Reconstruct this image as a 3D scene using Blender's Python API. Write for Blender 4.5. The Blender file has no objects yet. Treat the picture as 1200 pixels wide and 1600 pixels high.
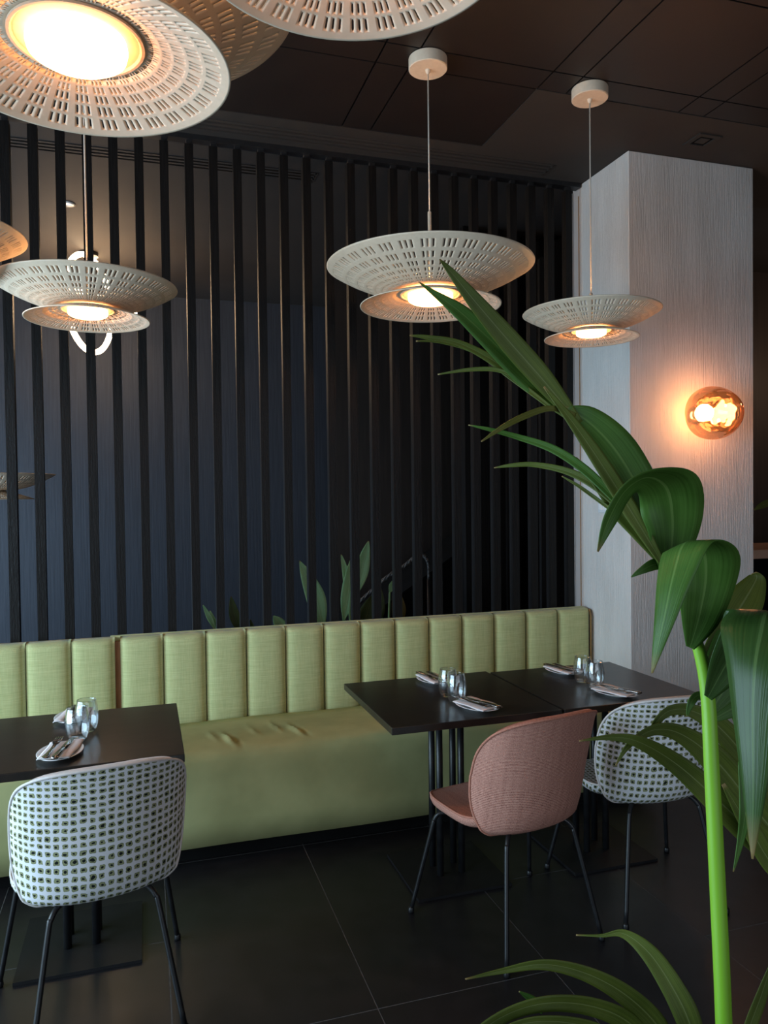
import bpy, math, random
from mathutils import Vector, Matrix
random.seed(7)
R = math.radians
C = bpy.context.scene.collection
sc = bpy.context.scene

# ------------------------------------------------------------------ camera
CAM_H = 1.6
YAW, PITCH, ROLL, F = R(17.445), R(-1.2148), R(-.688), 1191.9
fwd = Vector((math.sin(YAW)*math.cos(PITCH), math.cos(YAW)*math.cos(PITCH), math.sin(PITCH)))
rgt0 = Vector((math.cos(YAW), -math.sin(YAW), 0)); up0 = rgt0.cross(fwd)
rgt = rgt0*math.cos(ROLL) + up0*math.sin(ROLL)
up = -rgt0*math.sin(ROLL) + up0*math.cos(ROLL)
cam = bpy.data.cameras.new('camera'); camo = bpy.data.objects.new('camera', cam); C.objects.link(camo)
m = Matrix((rgt, up, -fwd)).transposed().to_4x4(); m.translation = Vector((0, 0, CAM_H)); camo.matrix_world = m
cam.sensor_fit = 'VERTICAL'; cam.sensor_height = 24; cam.lens = F/1600*24
cam.clip_start = .02
sc.camera = camo
def P(x, y, d):                       # photo pixel + depth along the camera axis -> world point
    return Vector((0, 0, CAM_H)) + rgt*((x-600)/F*d) + up*(-(y-800)/F*d) + fwd*d

# ------------------------------------------------------------------ world, daylight, exposure
w = bpy.data.worlds.new('world'); sc.world = w; w.use_nodes = True
w.node_tree.nodes['Background'].inputs[0].default_value = (.62, .78, 1, 1)
w.node_tree.nodes['Background'].inputs[1].default_value = .35
sc.view_settings.view_transform = 'Standard'; sc.view_settings.look = 'None'
sc.view_settings.gamma = 1; sc.view_settings.use_curve_mapping = False
sc.view_settings.exposure = 0.30
def area(name, loc, target, sx, sy, power, col):
    l = bpy.data.lights.new(name, 'AREA'); l.shape = 'RECTANGLE'; l.size = sx; l.size_y = sy
    l.energy = power; l.color = col
    o = bpy.data.objects.new(name, l); C.objects.link(o); o.location = loc
    o.rotation_euler = (Vector(target)-Vector(loc)).to_track_quat('-Z', 'Y').to_euler()
    return o
WIN = (.58, .81, 1.0)
area('window_daylight', (-3.05, 1.9, 1.45), (0, 1.9, 1.35), 4.0, 2.3, 210, WIN)
area('window_daylight', (-3.05, 5.75, 1.05), (0, 5.75, .9), 2.0, 1.5, 105, (.55, .77, 1.0))
area('window_daylight', (1.0, -2.6, 1.5), (1.0, 3, 1.2), 4.5, 2.3, 34, (.80, .89, 1.0))

# ------------------------------------------------------------------ helpers
class MB:
    def __init__(s): s.v = []; s.f = []; s.uv = None
    def add(s, vs, fs):
        n = len(s.v); s.v += [tuple(v) for v in vs]; s.f += [tuple(i+n for i in f) for f in fs]
    def box(s, x0, x1, y0, y1, z0, z1):
        s.add([(x0,y0,z0),(x1,y0,z0),(x1,y1,z0),(x0,y1,z0),(x0,y0,z1),(x1,y0,z1),(x1,y1,z1),(x0,y1,z1)],
              [(0,3,2,1),(4,5,6,7),(0,1,5,4),(1,2,6,5),(2,3,7,6),(3,0,4,7)]); return s
    def tube(s, pts, rad, n=10, cap=True):
        pts = [Vector(p) for p in pts]
        rad = rad if isinstance(rad, (list, tuple)) else [rad]*len(pts)
        prev = None; vs = []; fs = []
        for i, p in enumerate(pts):
            t = (pts[min(i+1, len(pts)-1)] - pts[max(i-1, 0)]).normalized()
            if prev is None:
                a = t.orthogonal().normalized()
            else:
                a = (prev - t*prev.dot(t)).normalized()
            prev = a; b = t.cross(a)
            for k in range(n):
                q = 2*math.pi*k/n
                vs.append(p + (a*math.cos(q) + b*math.sin(q))*rad[i])
        for i in range(len(pts)-1):
            for k in range(n):
                fs.append((i*n+k, i*n+(k+1) % n, (i+1)*n+(k+1) % n, (i+1)*n+k))
        if cap:
            fs.append(tuple(reversed(range(n)))); fs.append(tuple(range((len(pts)-1)*n, len(pts)*n)))
        s.add(vs, fs); return s
    def lathe(s, prof, c=(0, 0, 0), n=32, axis='z'):
        vs = []; fs = []; m = len(prof)
        for k in range(n):
            q = 2*math.pi*k/n
            for r, z in prof:
                p = (r*math.cos(q), r*math.sin(q), z)
                if axis == 'y': p = (p[0], p[2], p[1])
                vs.append((c[0]+p[0], c[1]+p[1], c[2]+p[2]))
        for k in range(n):
            for j in range(m-1):
                a, b = k*m+j, ((k+1) % n)*m+j
                q = [a, b, b+1, a+1]
                if prof[j][0] < 1e-9: q = [a, b+1, a+1]
                elif prof[j+1][0] < 1e-9: q = [a, b, b+1] if True else q
                fs.append(tuple(q) if axis == 'z' else tuple(reversed(q)))
        s.add(vs, fs); return s
    def mesh(s, name, smooth=False):
        me = bpy.data.meshes.new(name); me.from_pydata(s.v, [], s.f)
        if smooth: me.polygons.foreach_set('use_smooth', [True]*len(me.polygons))
        if s.uv:
            l = me.uv_layers.new(name='UVMap')
            for i, lp in enumerate(me.loops): l.data[i].uv = s.uv[lp.vertex_index]
        me.update(); return me
def put(name, me, mat=None, parent=None, loc=None):
    o = bpy.data.objects.new(name, me); C.objects.link(o)
    if mat is not None and len(me.materials) == 0: me.materials.append(mat)
    if parent: o.parent = parent
    if loc is not None: o.location = loc
    return o
def obj(name, mb, mat, parent=None, smooth=False, bevel=0, loc=None, seg=2):
    o = put(name, mb.mesh(name, smooth), mat, parent, loc)
    if bevel:
        b = o.modifiers.new('bevel', 'BEVEL'); b.width = bevel; b.segments = seg; b.limit_method = 'ANGLE'; b.angle_limit = R(40)
    return o
def tag(o, label, cat, group=None):
    o['label'] = label; o['category'] = cat
    if group: o['group'] = group
    return o
def struct(o): o['kind'] = 'structure'; return o
def empty(name, loc, rz=0):
    o = bpy.data.objects.new(name, None); o.empty_display_size = .05; C.objects.link(o)
    o.location = loc; o.rotation_euler = (0, 0, rz); return o
def spline(pts, n):                   # Catmull-Rom through tuples of any length
    out = []; k = len(pts)
    for i in range(k-1):
        p0, p1, p2, p3 = pts[max(i-1, 0)], pts[i], pts[i+1], pts[min(i+2, k-1)]
        for j in range(n):
            t = j/n
            out.append(tuple(.5*((2*b)+(-a+c)*t+(2*a-5*b+4*c-d)*t*t+(-a+3*b-3*c+d)*t**3) for a, b, c, d in zip(p0, p1, p2, p3)))
    out.append(tuple(pts[-1])); return out

# ------------------------------------------------------------------ materials
class NT:
    def __init__(s, name):
        s.m = bpy.data.materials.new(name); s.m.use_nodes = True; s.t = s.m.node_tree
        s.b = s.t.nodes['Principled BSDF']; s.out = s.t.nodes['Material Output']
    def n(s, typ, **kw):
        x = s.t.nodes.new(typ)
        for k, v in kw.items():
            if k.startswith('i_'):
                key = k[2:]; key = int(key) if key.isdigit() else key.replace('_', ' ')
                if hasattr(v, 'is_output') and v.is_output: s.t.links.new(v, x.inputs[key])
                else: x.inputs[key].default_value = v
            else: setattr(x, k, v)
        return x
    def link(s, a, b): s.t.links.new(a, b)
    def coord(s, kind='Object', scale=(1, 1, 1)):
        tc = s.n('ShaderNodeTexCoord'); mp = s.n('ShaderNodeMapping'); mp.inputs['Scale'].default_value = scale
        s.link(tc.outputs[kind], mp.inputs['Vector']); return mp.outputs['Vector']
    def noise(s, vec, scale, detail=3, rough=.5):
        x = s.n('ShaderNodeTexNoise'); x.inputs['Scale'].default_value = scale; x.inputs['Detail'].default_value = detail
        x.inputs['Roughness'].default_value = rough
        s.link(vec, x.inputs['Vector']); return x.outputs['Fac']
    def math(s, op, a, b=0.0, clamp=False):
        x = s.n('ShaderNodeMath', operation=op, use_clamp=clamp)
        for i, v in enumerate((a, b)):
            if hasattr(v, 'is_output'): s.link(v, x.inputs[i])
            else: x.inputs[i].default_value = v
        return x.outputs[0]
    def ramp(s, fac, stops):
        x = s.n('ShaderNodeValToRGB'); e = x.color_ramp.elements
        while len(e) < len(stops): e.new(.5)
        for el, (p, c) in zip(e, stops): el.position = p; el.color = tuple(c)+(1,)
        s.link(fac, x.inputs[0]); return x.outputs[0]
    def mix(s, fac, a, b):
        x = s.n('ShaderNodeMix', data_type='RGBA')
        for i, v in ((0, fac), (6, a), (7, b)):
            if hasattr(v, 'is_output'): s.link(v, x.inputs[i])
            else: x.inputs[i].default_value = v if i == 0 else tuple(v)+(1,)
        return x.outputs[2]
    def bump(s, h, strength=.3, dist=.01):
        x = s.n('ShaderNodeBump'); x.inputs['Strength'].default_value = strength; x.inputs['Distance'].default_value = dist
        s.link(h, x.inputs['Height']); s.link(x.outputs[0], s.b.inputs['Normal'])
    def set(s, col=None, rough=.5, metal=0, spec=.5, **kw):
        if col is not None:
            if hasattr(col, 'is_output'): s.link(col, s.b.inputs['Base Color'])
            else: s.b.inputs['Base Color'].default_value = tuple(col)+(1,)
        if hasattr(rough, 'is_output'): s.link(rough, s.b.inputs['Roughness'])
        else: s.b.inputs['Roughness'].default_value = rough
        s.b.inputs['Metallic'].default_value = metal; s.b.inputs['Specular IOR Level'].default_value = spec
        for k, v in kw.items(): s.b.inputs[k.replace('_', ' ')].default_value = v
        return s.m
def two(name, a, b, scale, stretch=(1, 1, 1), rough=.5, bump=0, metal=0, spec=.5, lo=.35, hi=.65, dist=.01, detail=3):
    t = NT(name); v = t.coord('Object', stretch); f = t.noise(v, scale, detail)
    c = t.ramp(f, [(lo, a), (hi, b)])
    if bump: t.bump(f, bump, dist)
    return t.set(c, rough, metal, spec)
M = {}
M['floor'] = two('slate_porcelain', (.010, .009, .010), (.016, .014, .015), 9, rough=.36, bump=.04, spec=.5)
M['grout'] = two('grout', (.075, .07, .068), (.11, .105, .10), 40, rough=.9)
M['ceil'] = two('ceiling_plaster', (.022, .018, .016), (.027, .022, .019), 3, rough=.75)
M['ceilpanel'] = two('ceiling_panel', (.0105, .007, .0065), (.0135, .009, .008), 4, rough=.5)
M['black'] = two('black_metal', (.008, .008, .009), (.013, .013, .014), 30, rough=.36, metal=0, spec=.5)
M['plate'] = two('black_base_plate', (.007, .0065, .007), (.010, .009, .010), 20, rough=.55, spec=.3)
M['void'] = two('black_void', (.004, .004, .004), (.006, .006, .006), 4, rough=.9, spec=.1)
M['wall'] = two('room_wall', (.10, .09, .085), (.12, .11, .10), 2, rough=.8)
def slat_mat():
    t = NT('charred_oak_slat'); v = t.coord('Object', (60, 60, 3)); f = t.noise(v, 1.5, 5, .65)
    g = t.noise(t.coord('Object', (150, 150, 60)), 1.0, 2)
    c = t.ramp(f, [(.3, (.0032, .0026, .0024)), (.7, (.0085, .007, .0063))])
    h = t.math('ADD', f, t.math('MULTIPLY', g, .6)); t.bump(h, .45, .004)
    return t.set(c, .45, 0, .2)
M['slat'] = slat_mat()
def backwall_mat():
    t = NT('navy_grained_wall'); v = t.coord('Object', (30, 30, 1.2)); f = t.noise(v, 2.0, 4)
    c = t.ramp(f, [(.3, (.019, .025, .036)), (.7, (.029, .037, .052))]); t.bump(f, .3, .006)
    return t.set(c, .6)
M['navy'] = backwall_mat()
M['brownwall'] = two('brown_panel_wall', (.030, .022, .018), (.042, .030, .024), 2, (20, 20, 1), rough=.55, bump=.1)
def column_mat():
    t = NT('combed_plaster'); v = t.coord('Object', (1, 1, .035)); f = t.noise(v, 150, 4, .7)
    g = t.noise(t.coord('Object', (1, 1, .25)), 9, 3)
    c = t.ramp(g, [(.3, (.60, .565, .53)), (.7, (.68, .645, .61))]); t.bump(f, .55, .010)
    return t.set(c, .85, 0, .2)
M['column'] = column_mat()
def linen_mat():
    t = NT('green_linen'); a = t.noise(t.coord('Object', (3, 3, 130)), 3, 3, .7); b = t.noise(t.coord('Object', (160, 160, 6)), 2, 2)
    f = t.math('ADD', t.math('MULTIPLY', a, .65), t.math('MULTIPLY', b, .35))
    c = t.ramp(f, [(.32, (.37, .39, .17)), (.68, (.57, .58, .29))]); t.bump(f, .25, .002)
    t.b.inputs['Sheen Weight'].default_value = .15
    return t.set(c, .9, 0, .15)
M['linen'] = linen_mat()
M['seatcloth'] = two('green_velvet_seat', (.35, .35, .155), (.43, .425, .195), 5, rough=.85, bump=.08, spec=.2)
M['oranpipe'] = two('tan_seam', (.30, .16, .05), (.36, .2, .07), 30, rough=.8)
M['ply'] = two('plywood', (.22, .09, .03), (.34, .15, .06), 6, (20, 20, 2), rough=.6)
M['cream'] = two('cream_powder_coat', (.72, .57, .42), (.76, .61, .46), 60, rough=.5, spec=.3)
M['cable'] = two('pale_cable', (.55, .50, .43), (.6, .55, .48), 40, rough=.6)
M['tabletop'] = two('black_laminate', (.012, .010, .009), (.024, .018, .014), 3, (3, 12, 3), rough=.30, spec=.5)
M['china'] = two('white_china', (.78, .77, .76), (.82, .81, .8), 20, rough=.15)
M['napkin'] = two('napkin_cloth', (.74, .70, .70), (.8, .76, .76), 200, rough=.9, bump=.1, dist=.001)
M['steel'] = two('dark_cutlery_steel', (.30, .27, .25), (.36, .33, .30), 40, rough=.22, metal=1)
M['switch'] = two('switch_plastic', (.62, .64, .66), (.66, .68, .7), 20, rough=.3)
M['counter'] = two('pink_counter', (.60, .34, .22), (.66, .38, .26), 9, rough=.35)
M['dark_slot'] = M['void']
M['rope'] = two('black_rope', (.03, .028, .027), (.10, .095, .09), 60, rough=.6)
M['soil'] = two('soil', (.02, .013, .008), (.05, .035, .02), 60, rough=1, bump=.6)
M['potmat'] = two('pot_ceramic', (.09, .085, .08), (.12, .11, .1), 8, rough=.5)
def emis(name, col, s):
    t = NT(name); t.set(col, .5); t.b.inputs['Emission Color'].default_value = tuple(col)+(1,); t.b.inputs['Emission Strength'].default_value = s
    return t.m
M['led'] = emis('lit_diffuser', (1, .43, .15), 14.0)
M['necklit'] = emis('lit_neck_ring', (1, .55, .25), 9.0)
M['ring'] = emis('lit_ring', (1, .70, .42), 14.0)
M['spot'] = emis('lit_downlight', (1, .8, .6), 1.2)
M['bulb'] = emis('lit_bulb', (1, .62, .28), 30.0)
M['dim'] = two('pale_lens', (.5, .42, .34), (.55, .46, .38), 10, rough=.3)
def glass():
    t = NT('clear_glass')
    g = t.n('ShaderNodeBsdfGlossy'); g.inputs['Roughness'].default_value = .0; g.inputs['Color'].default_value = (1, 1, 1, 1)
    tr = t.n('ShaderNodeBsdfTransparent'); tr.inputs['Color'].default_value = (.955, .97, .975, 1)
    lw = t.n('ShaderNodeLayerWeight'); lw.inputs['Blend'].default_value = .5
    fr = t.math('ADD', .09, t.math('MULTIPLY', t.math('POWER', lw.outputs['Facing'], 2.2), .85))
    mx = t.n('ShaderNodeMixShader'); t.link(fr, mx.inputs[0]); t.link(tr.outputs[0], mx.inputs[1]); t.link(g.outputs[0], mx.inputs[2])
    t.link(mx.outputs[0], t.out.inputs['Surface']); return t.m
M['glass'] = glass()
def copper():
    t = NT('copper_mirror_glass')
    g = t.n('ShaderNodeBsdfGlossy'); g.inputs['Color'].default_value = (1.0, .70, .48, 1); g.inputs['Roughness'].default_value = .03
    tr = t.n('ShaderNodeBsdfTransparent'); tr.inputs['Color'].default_value = (1.0, .78, .56, 1)
    lw = t.n('ShaderNodeLayerWeight'); lw.inputs['Blend'].default_value = .35
    bp = t.n('ShaderNodeBump'); bp.inputs['Strength'].default_value = .6; bp.inputs['Distance'].default_value = .03
    t.link(t.noise(t.coord('Object'), 11, 1), bp.inputs['Height']); t.link(bp.outputs[0], g.inputs['Normal'])
    f = t.math('ADD', t.math('MULTIPLY', lw.outputs['Facing'], .55), .30, True)
    mx = t.n('ShaderNodeMixShader'); t.link(f, mx.inputs[0]); t.link(tr.outputs[0], mx.inputs[1]); t.link(g.outputs[0], mx.inputs[2])
    t.link(mx.outputs[0], t.out.inputs['Surface']); return t.m
M['copper'] = copper()
def print_mat():
    t = NT('square_print_fabric'); uv = t.coord('UV', (1/.0262,)*3)
    sep = t.n('ShaderNodeSeparateXYZ'); t.link(uv, sep.inputs[0]); u, v = sep.outputs[0], sep.outputs[1]
    def cell(x): return t.math('SUBTRACT', t.math('FRACT', x), .5), t.math('FLOOR', x)
    nz = t.n('ShaderNodeTexNoise'); nz.inputs['Scale'].default_value = 1.3; nz.inputs['Detail'].default_value = 2; t.link(uv, nz.inputs['Vector'])
    sn = t.n('ShaderNodeSeparateColor'); t.link(nz.outputs['Color'], sn.inputs[0])
    u2 = t.math('ADD', u, t.math('MULTIPLY', t.math('SUBTRACT', sn.outputs[0], .5), .55))
    v2 = t.math('ADD', v, t.math('MULTIPLY', t.math('SUBTRACT', sn.outputs[1], .5), .45))
    fu, iu = cell(u2); fv, iv = cell(v2)
    cid = t.n('ShaderNodeCombineXYZ'); t.link(iu, cid.inputs[0]); t.link(iv, cid.inputs[1])
    wn = t.n('ShaderNodeTexWhiteNoise'); t.link(cid.outputs[0], wn.inputs['Vector'])
    sw = t.n('ShaderNodeSeparateColor'); t.link(wn.outputs['Color'], sw.inputs[0])
    ax, ay = t.math('ABSOLUTE', fu), t.math('ABSOLUTE', fv)
    p = 4.0
    d = t.math('POWER', t.math('ADD', t.math('POWER', ax, p), t.math('POWER', t.math('MULTIPLY', ay, 1.12), p)), 1/p)
    big = t.math('LESS_THAN', d, t.math('ADD', .318, t.math('MULTIPLY', sw.outputs[0], .06)))
    rim = t.math('GREATER_THAN', d, .296)
    du = t.math('SUBTRACT', fu, t.math('MULTIPLY', t.math('SUBTRACT', sw.outputs[1], .5), .14))
    dv = t.math('SUBTRACT', fv, t.math('MULTIPLY', t.math('SUBTRACT', sw.outputs[2], .5), .10))
    dd = t.math('SQRT', t.math('ADD', t.math('MULTIPLY', du, du), t.math('MULTIPLY', t.math('MULTIPLY', dv, dv), 1.6)))
    dot = t.math('LESS_THAN', dd, t.math('ADD', .135, t.math('MULTIPLY', sw.outputs[0], .09)))
    c = t.mix(big, (.72, .72, .74), (.27, .285, .15))
    c = t.mix(t.math('MULTIPLY', big, rim), c, (.16, .175, .09))
    c = t.mix(dot, c, (.012, .016, .014))
    t.bump(t.noise(t.coord('UV', (900, 900, 1)), 1, 2), .15, .001)
    return t.set(c, .9, 0, .15)
M['print'] = print_mat()
M['piping_white'] = two('white_piping', (.62, .58, .55), (.68, .64, .61), 80, rough=.85)
def pink_mat():
    t = NT('pink_weave'); uv = t.coord('UV', (1, 1, 1))
    w1 = t.n('ShaderNodeTexWave', wave_type='BANDS', bands_direction='Y'); w1.inputs['Scale'].default_value = 55; w1.inputs['Distortion'].default_value = 1.5; w1.inputs['Detail'].default_value = 1; w1.inputs['Detail Scale'].default_value = 9
    t.link(uv, w1.inputs['Vector'])
    a = t.noise(t.coord('UV', (320, 170, 1)), 1, 2); b = t.noise(t.coord('UV', (60, 3, 1)), 1, 2)
    f = t.math('ADD', t.math('MULTIPLY', w1.outputs['Fac'], .35), t.math('ADD', t.math('MULTIPLY', a, .55), t.math('MULTIPLY', b, .2)))
    c = t.ramp(f, [(.30, (.16, .06, .05)), (.5, (.46, .21, .155)), (.75, (.66, .36, .28))]); t.bump(f, .3, .002)
    return t.set(c, .92, 0, .1)
M['pink'] = pink_mat()
M['piping_pink'] = two('pink_piping', (.40, .15, .10), (.5, .22, .15), 150, rough=.85)
def leaf_mat(name, a, b, vein, rough=.38, trans=.25):
    t = NT(name); tc = t.n('ShaderNodeTexCoord'); sep = t.n('ShaderNodeSeparateXYZ'); t.link(tc.outputs['UV'], sep.inputs[0])
    u, v = sep.outputs[0], sep.outputs[1]
    n = t.noise(t.coord('Object', (1, 1, 1)), 14, 3)
    st = t.n('ShaderNodeTexNoise'); st.inputs['Scale'].default_value = 1; cb = t.n('ShaderNodeCombineXYZ')
    t.link(t.math('MULTIPLY', u, 26), cb.inputs[0]); t.link(t.math('MULTIPLY', v, 1.5), cb.inputs[1]); t.link(cb.outputs[0], st.inputs['Vector'])
    f = t.math('ADD', t.math('MULTIPLY', n, .45), t.math('MULTIPLY', st.outputs['Fac'], .55))
    c = t.ramp(f, [(.35, a), (.65, b)])
    mid = t.math('LESS_THAN', t.math('ABSOLUTE', t.math('SUBTRACT', u, .5)), .022)
    c = t.mix(t.math('MULTIPLY', mid, .55), c, vein)
    tip = t.math('MULTIPLY', t.math('SUBTRACT', v, .93, True), 12, True)
    c = t.mix(tip, c, (.28, .17, .07))
    t.bump(st.outputs['Fac'], .25, .002)
    m = t.set(c, rough, 0, .28)
    tl = t.n('ShaderNodeBsdfTranslucent'); t.link(c, tl.inputs['Color'])
    mx = t.n('ShaderNodeMixShader'); mx.inputs[0].default_value = trans
    t.link(t.b.outputs[0], mx.inputs[1]); t.link(tl.outputs[0], mx.inputs[2]); t.link(mx.outputs[0], t.out.inputs['Surface'])
    return m
M['leaf'] = leaf_mat('palm_leaf_green', (.042, .105, .014), (.085, .19, .034), (.18, .30, .08))
M['leaf_shaded'] = leaf_mat('palm_leaf_shaded_green', (.022, .052, .010), (.045, .095, .020), (.12, .2, .06), .34, .15)  # darker leaf green, with the drooping leaflet's shade put into its colour
M['leaf_olive'] = leaf_mat('palm_leaf_olive', (.062, .088, .012), (.125, .16, .026), (.24, .28, .11), .48)
M['leaf_yellow'] = leaf_mat('palm_leaf_yellowing', (.12, .13, .02), (.19, .19, .04), (.28, .26, .08), .42)
M['leaf_pale'] = leaf_mat('paddle_leaf_pale', (.28, .50, .23), (.40, .62, .32), (.5, .66, .4), .4)
M['leaf_dark'] = leaf_mat('paddle_leaf_dark', (.035, .055, .010), (.07, .085, .015), (.12, .13, .03), .4)
M['leaf_brown'] = leaf_mat('paddle_leaf_brown', (.10, .075, .015), (.16, .11, .02), (.2, .14, .04), .5)
M['stem'] = two('palm_stem', (.16, .36, .02), (.22, .46, .035), 8, (1, 1, .2), rough=.35)

# ------------------------------------------------------------------ the setting
H = 3.48
X0, X1, Y0, Y1 = -3.3, 6.2, -2.8, 7.4
def wall(name, x0, x1, y0, y1, z0, z1, mat): return struct(obj(name, MB().box(x0, x1, y0, y1, z0, z1), mat))
# floor: recessed grout bed with separate large tiles
fl = wall('floor', X0-.1, X1+.1, Y0-.1, Y1+.1, -.12, -.0006, M['grout'])
TX, TY, OX = .615, 1.18, .0525
tile = MB().box(.002, TX-.002, .002, TY-.002, -.012, 0).mesh('tile')
tile.materials.append(M['floor'])
for i in range(-6, 11):
    off = 2.25 if i in (0, 1) else 2.84
    if i > 2: off = 2.25 + (i % 3)*.39
    if i < -1: off = 2.25 if i % 2 else 2.84
    for j in range(-5, 5):
        x = OX+i*TX; y = off+j*TY
        if x < X0 or x+TX > X1 or y < Y0 or y+TY > Y1: continue
        put('tile', tile, None, fl, (x, y, 0))
# walls
wall('wall_back', X0, X1, Y1, Y1+.1, -.12, H, M['navy'])
wall('wall_right', X1, X1+.1, Y0, Y1, -.12, H, M['wall'])
def wall_with_opening(name, axis, pos, thick, a0, a1, b0, b1, z0, z1, mat):
    mb = MB()
    def bx(p, q, zl, zh):
        if axis == 'x': mb.box(pos, pos+thick, p, q, zl, zh)
        else: mb.box(p, q, pos, pos+thick, zl, zh)
    bx(a0, b0, -.12, H); bx(b1, a1, -.12, H); bx(b0, b1, -.12, z0); bx(b0, b1, z1, H)
    return struct(obj(name, mb, mat))
lw = MB()
for a_ in ((Y0, -.1, -.12, H), (3.9, 4.7, -.12, H), (6.8, Y1, -.12, H), (-.1, 3.9, -.12, .3), (-.1, 3.9, 2.6, H), (4.7, 6.8, -.12, .3), (4.7, 6.8, 1.8, H)): lw.box(X0-.1, X0, *a_)
struct(obj('wall_left', lw, M['wall']))
wall_with_opening('wall_front', 'y', Y0-.1, .1, X0, X1, -1.25, 3.25, .35, 2.65, M['wall'])
def window(name, axis, pos, b0, b1, z0, z1, n):
    t = struct(empty(name, (0, 0, 0)))
    def bx(nm, p, q, zl, zh, d0, d1, mt):
        mb = MB().box(pos+d0, pos+d1, p, q, zl, zh) if axis == 'x' else MB().box(p, q, pos+d0, pos+d1, zl, zh)
        return obj(nm, mb, mt, t)
    bx('window_sill', b0, b1, z0, z0+.06, .0, .08, M['black']); bx('window_head', b0, b1, z1-.06, z1, .0, .08, M['black'])
    for k in range(n+1):
        p = b0+(b1-b0-.05)*k/n; bx('mullion', p, p+.05, z0+.06, z1-.06, .0, .08, M['black'])
window('window_1', 'x', X0-.09, -.1, 3.9, .3, 2.6, 4)
window('window_3', 'x', X0-.09, 4.7, 6.8, .3, 1.8, 2)
window('window_2', 'y', Y0-.09, -1.25, 3.25, .35, 2.65, 4)
# ceiling: soffit slab, separate panels in a strip grid, plain plaster border
ce = wall('ceiling', X0-.1, X1+.1, Y0-.1, Y1+.1, H+.012, H+.1, M['void'])
GX, GY, SP, ST = 1.77, 3.04, .78, .152
G = .004
pan = {}
def panel(x0, x1, y0, y1):
    k = (round(x1-x0, 4), round(y1-y0, 4))
    if k not in pan:
        pan[k] = MB().box(G, k[0]-G, G, k[1]-G, -.004, .014).mesh('ceiling_panel'); pan[k].materials.append(M['ceilpanel'])
    put('ceiling_panel', pan[k], None, ce, (x0, y0, H))
xs = []
for i in range(-5, 5):
    a = GX+i*SP; xs += [(a, a+ST), (a+ST, a+SP)]
ys = []
for j in range(-6, 1):
    a = GY+j*SP; ys += [(a, a+ST)]
    if j < 0: ys += [(a+ST, a+SP)]
for (xa, xb) in xs:
    for (ya, yb) in ys: panel(xa, xb, ya, yb)
YB = GY+ST
for (xa, xb) in xs:
    if xb <= GX+.01: panel(xa, xb, YB, YB+.60)
def border(x0, x1, y0, y1, z0=H-.006): obj('ceiling_border', MB().box(x0, x1, y0, y1, z0, H+.014), M['ceil'], ce)
XR = xs[-1][1]
border(GX, XR, YB, 3.885); border(xs[0][0], GX, YB+.60, 3.885)
border(X0, xs[0][0], Y0, 4.03); border(XR, X1, Y0, 4.03)
border(xs[0][0], XR, Y0, ys[0][0]); border(2.27, XR, 3.885, 4.03); border(xs[0][0], -2.4, 3.885, 4.03)
border(X0, X1, 4.03, 4.36); border(.99, X1, 4.36, 4.50); border(X0, -2.4, 4.36, 4.50); border(X0, X1, 4.50, Y1)
def slot_vent(name, x0, x1, y0, y1, label):
    t = tag(empty(name, ((x0+x1)/2, (y0+y1)/2, H-.006)), label, 'air vent')
    dx, dy = (x1-x0)/2, (y1-y0)/2
    mb = MB(); mb.box(-dx, dx, -dy, dy, .010, .015); obj('backing', mb, M['void'], t)
    for k in range(4):
        y = -dy+.012+(2*dy-.024)*k/3
        obj('blade', MB().box(-dx, dx, y-.010, y+.010, -.003, .008), M['ceil'], t)
    for s in (-1, 1): obj('end_cap', MB().box(s*dx-.008, s*dx+.008, -dy, dy, -.003, .010), M['ceil'], t)
slot_vent('slot_vent', -2.4, 2.27, 3.885, 4.03, 'long dark slotted air vent in the ceiling in front of the slat screen')
slot_vent('slot_vent', -2.4, .99, 4.36, 4.50, 'slotted air vent in the ceiling beyond the slats, above the glowing ring lamp')
# square flush fitting in the ceiling border
cx, cy = 2.87, 3.40
t = tag(empty('ceiling_speaker', (cx, cy, H-.006)), 'small square dark grille flush in the ceiling above the white pillar', 'ceiling grille')
mb = MB()
for a in ((-.07, .07, -.07, -.045), (-.07, .07, .045, .07), (-.07, -.045, -.045, .045), (.045, .07, -.045, .045)): mb.box(a[0], a[1], a[2], a[3], -.008, 0)
obj('frame', mb, M['ceil'], t); obj('core', MB().box(-.028, .028, -.028, .028, -.006, .001), M['ceil'], t); obj('backing', MB().box(-.045, .045, -.045, .045, -.001, .001), M['void'], t)
# pillar
PX, PY = 2.56, 3.612
pil = wall('wall_pillar', PX, 3.405, PY, 4.18, 0, H-.006, M['column'])
pil.modifiers.new('bevel', 'BEVEL').width = .004
struct(obj('trim_1', MB().tube([(PX+.006, 4.185, 0), (PX+.006, 4.185, H-.03)], .017, 12), M['column'], None, True))
struct(obj('trim_2', MB().box(PX-.003, PX+.001, 4.108, 4.114, 0, H-.07), M['oranpipe']))
# partition behind the screen and dark wall to the right of the pillar
wall('wall_partition', 1.55, 4.2, 6.4, 6.5, 0, H-.006, M['brownwall'])
wall('wall_side', 3.30, X1, 5.3, 5.4, 0, H-.006, M['brownwall'])

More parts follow.
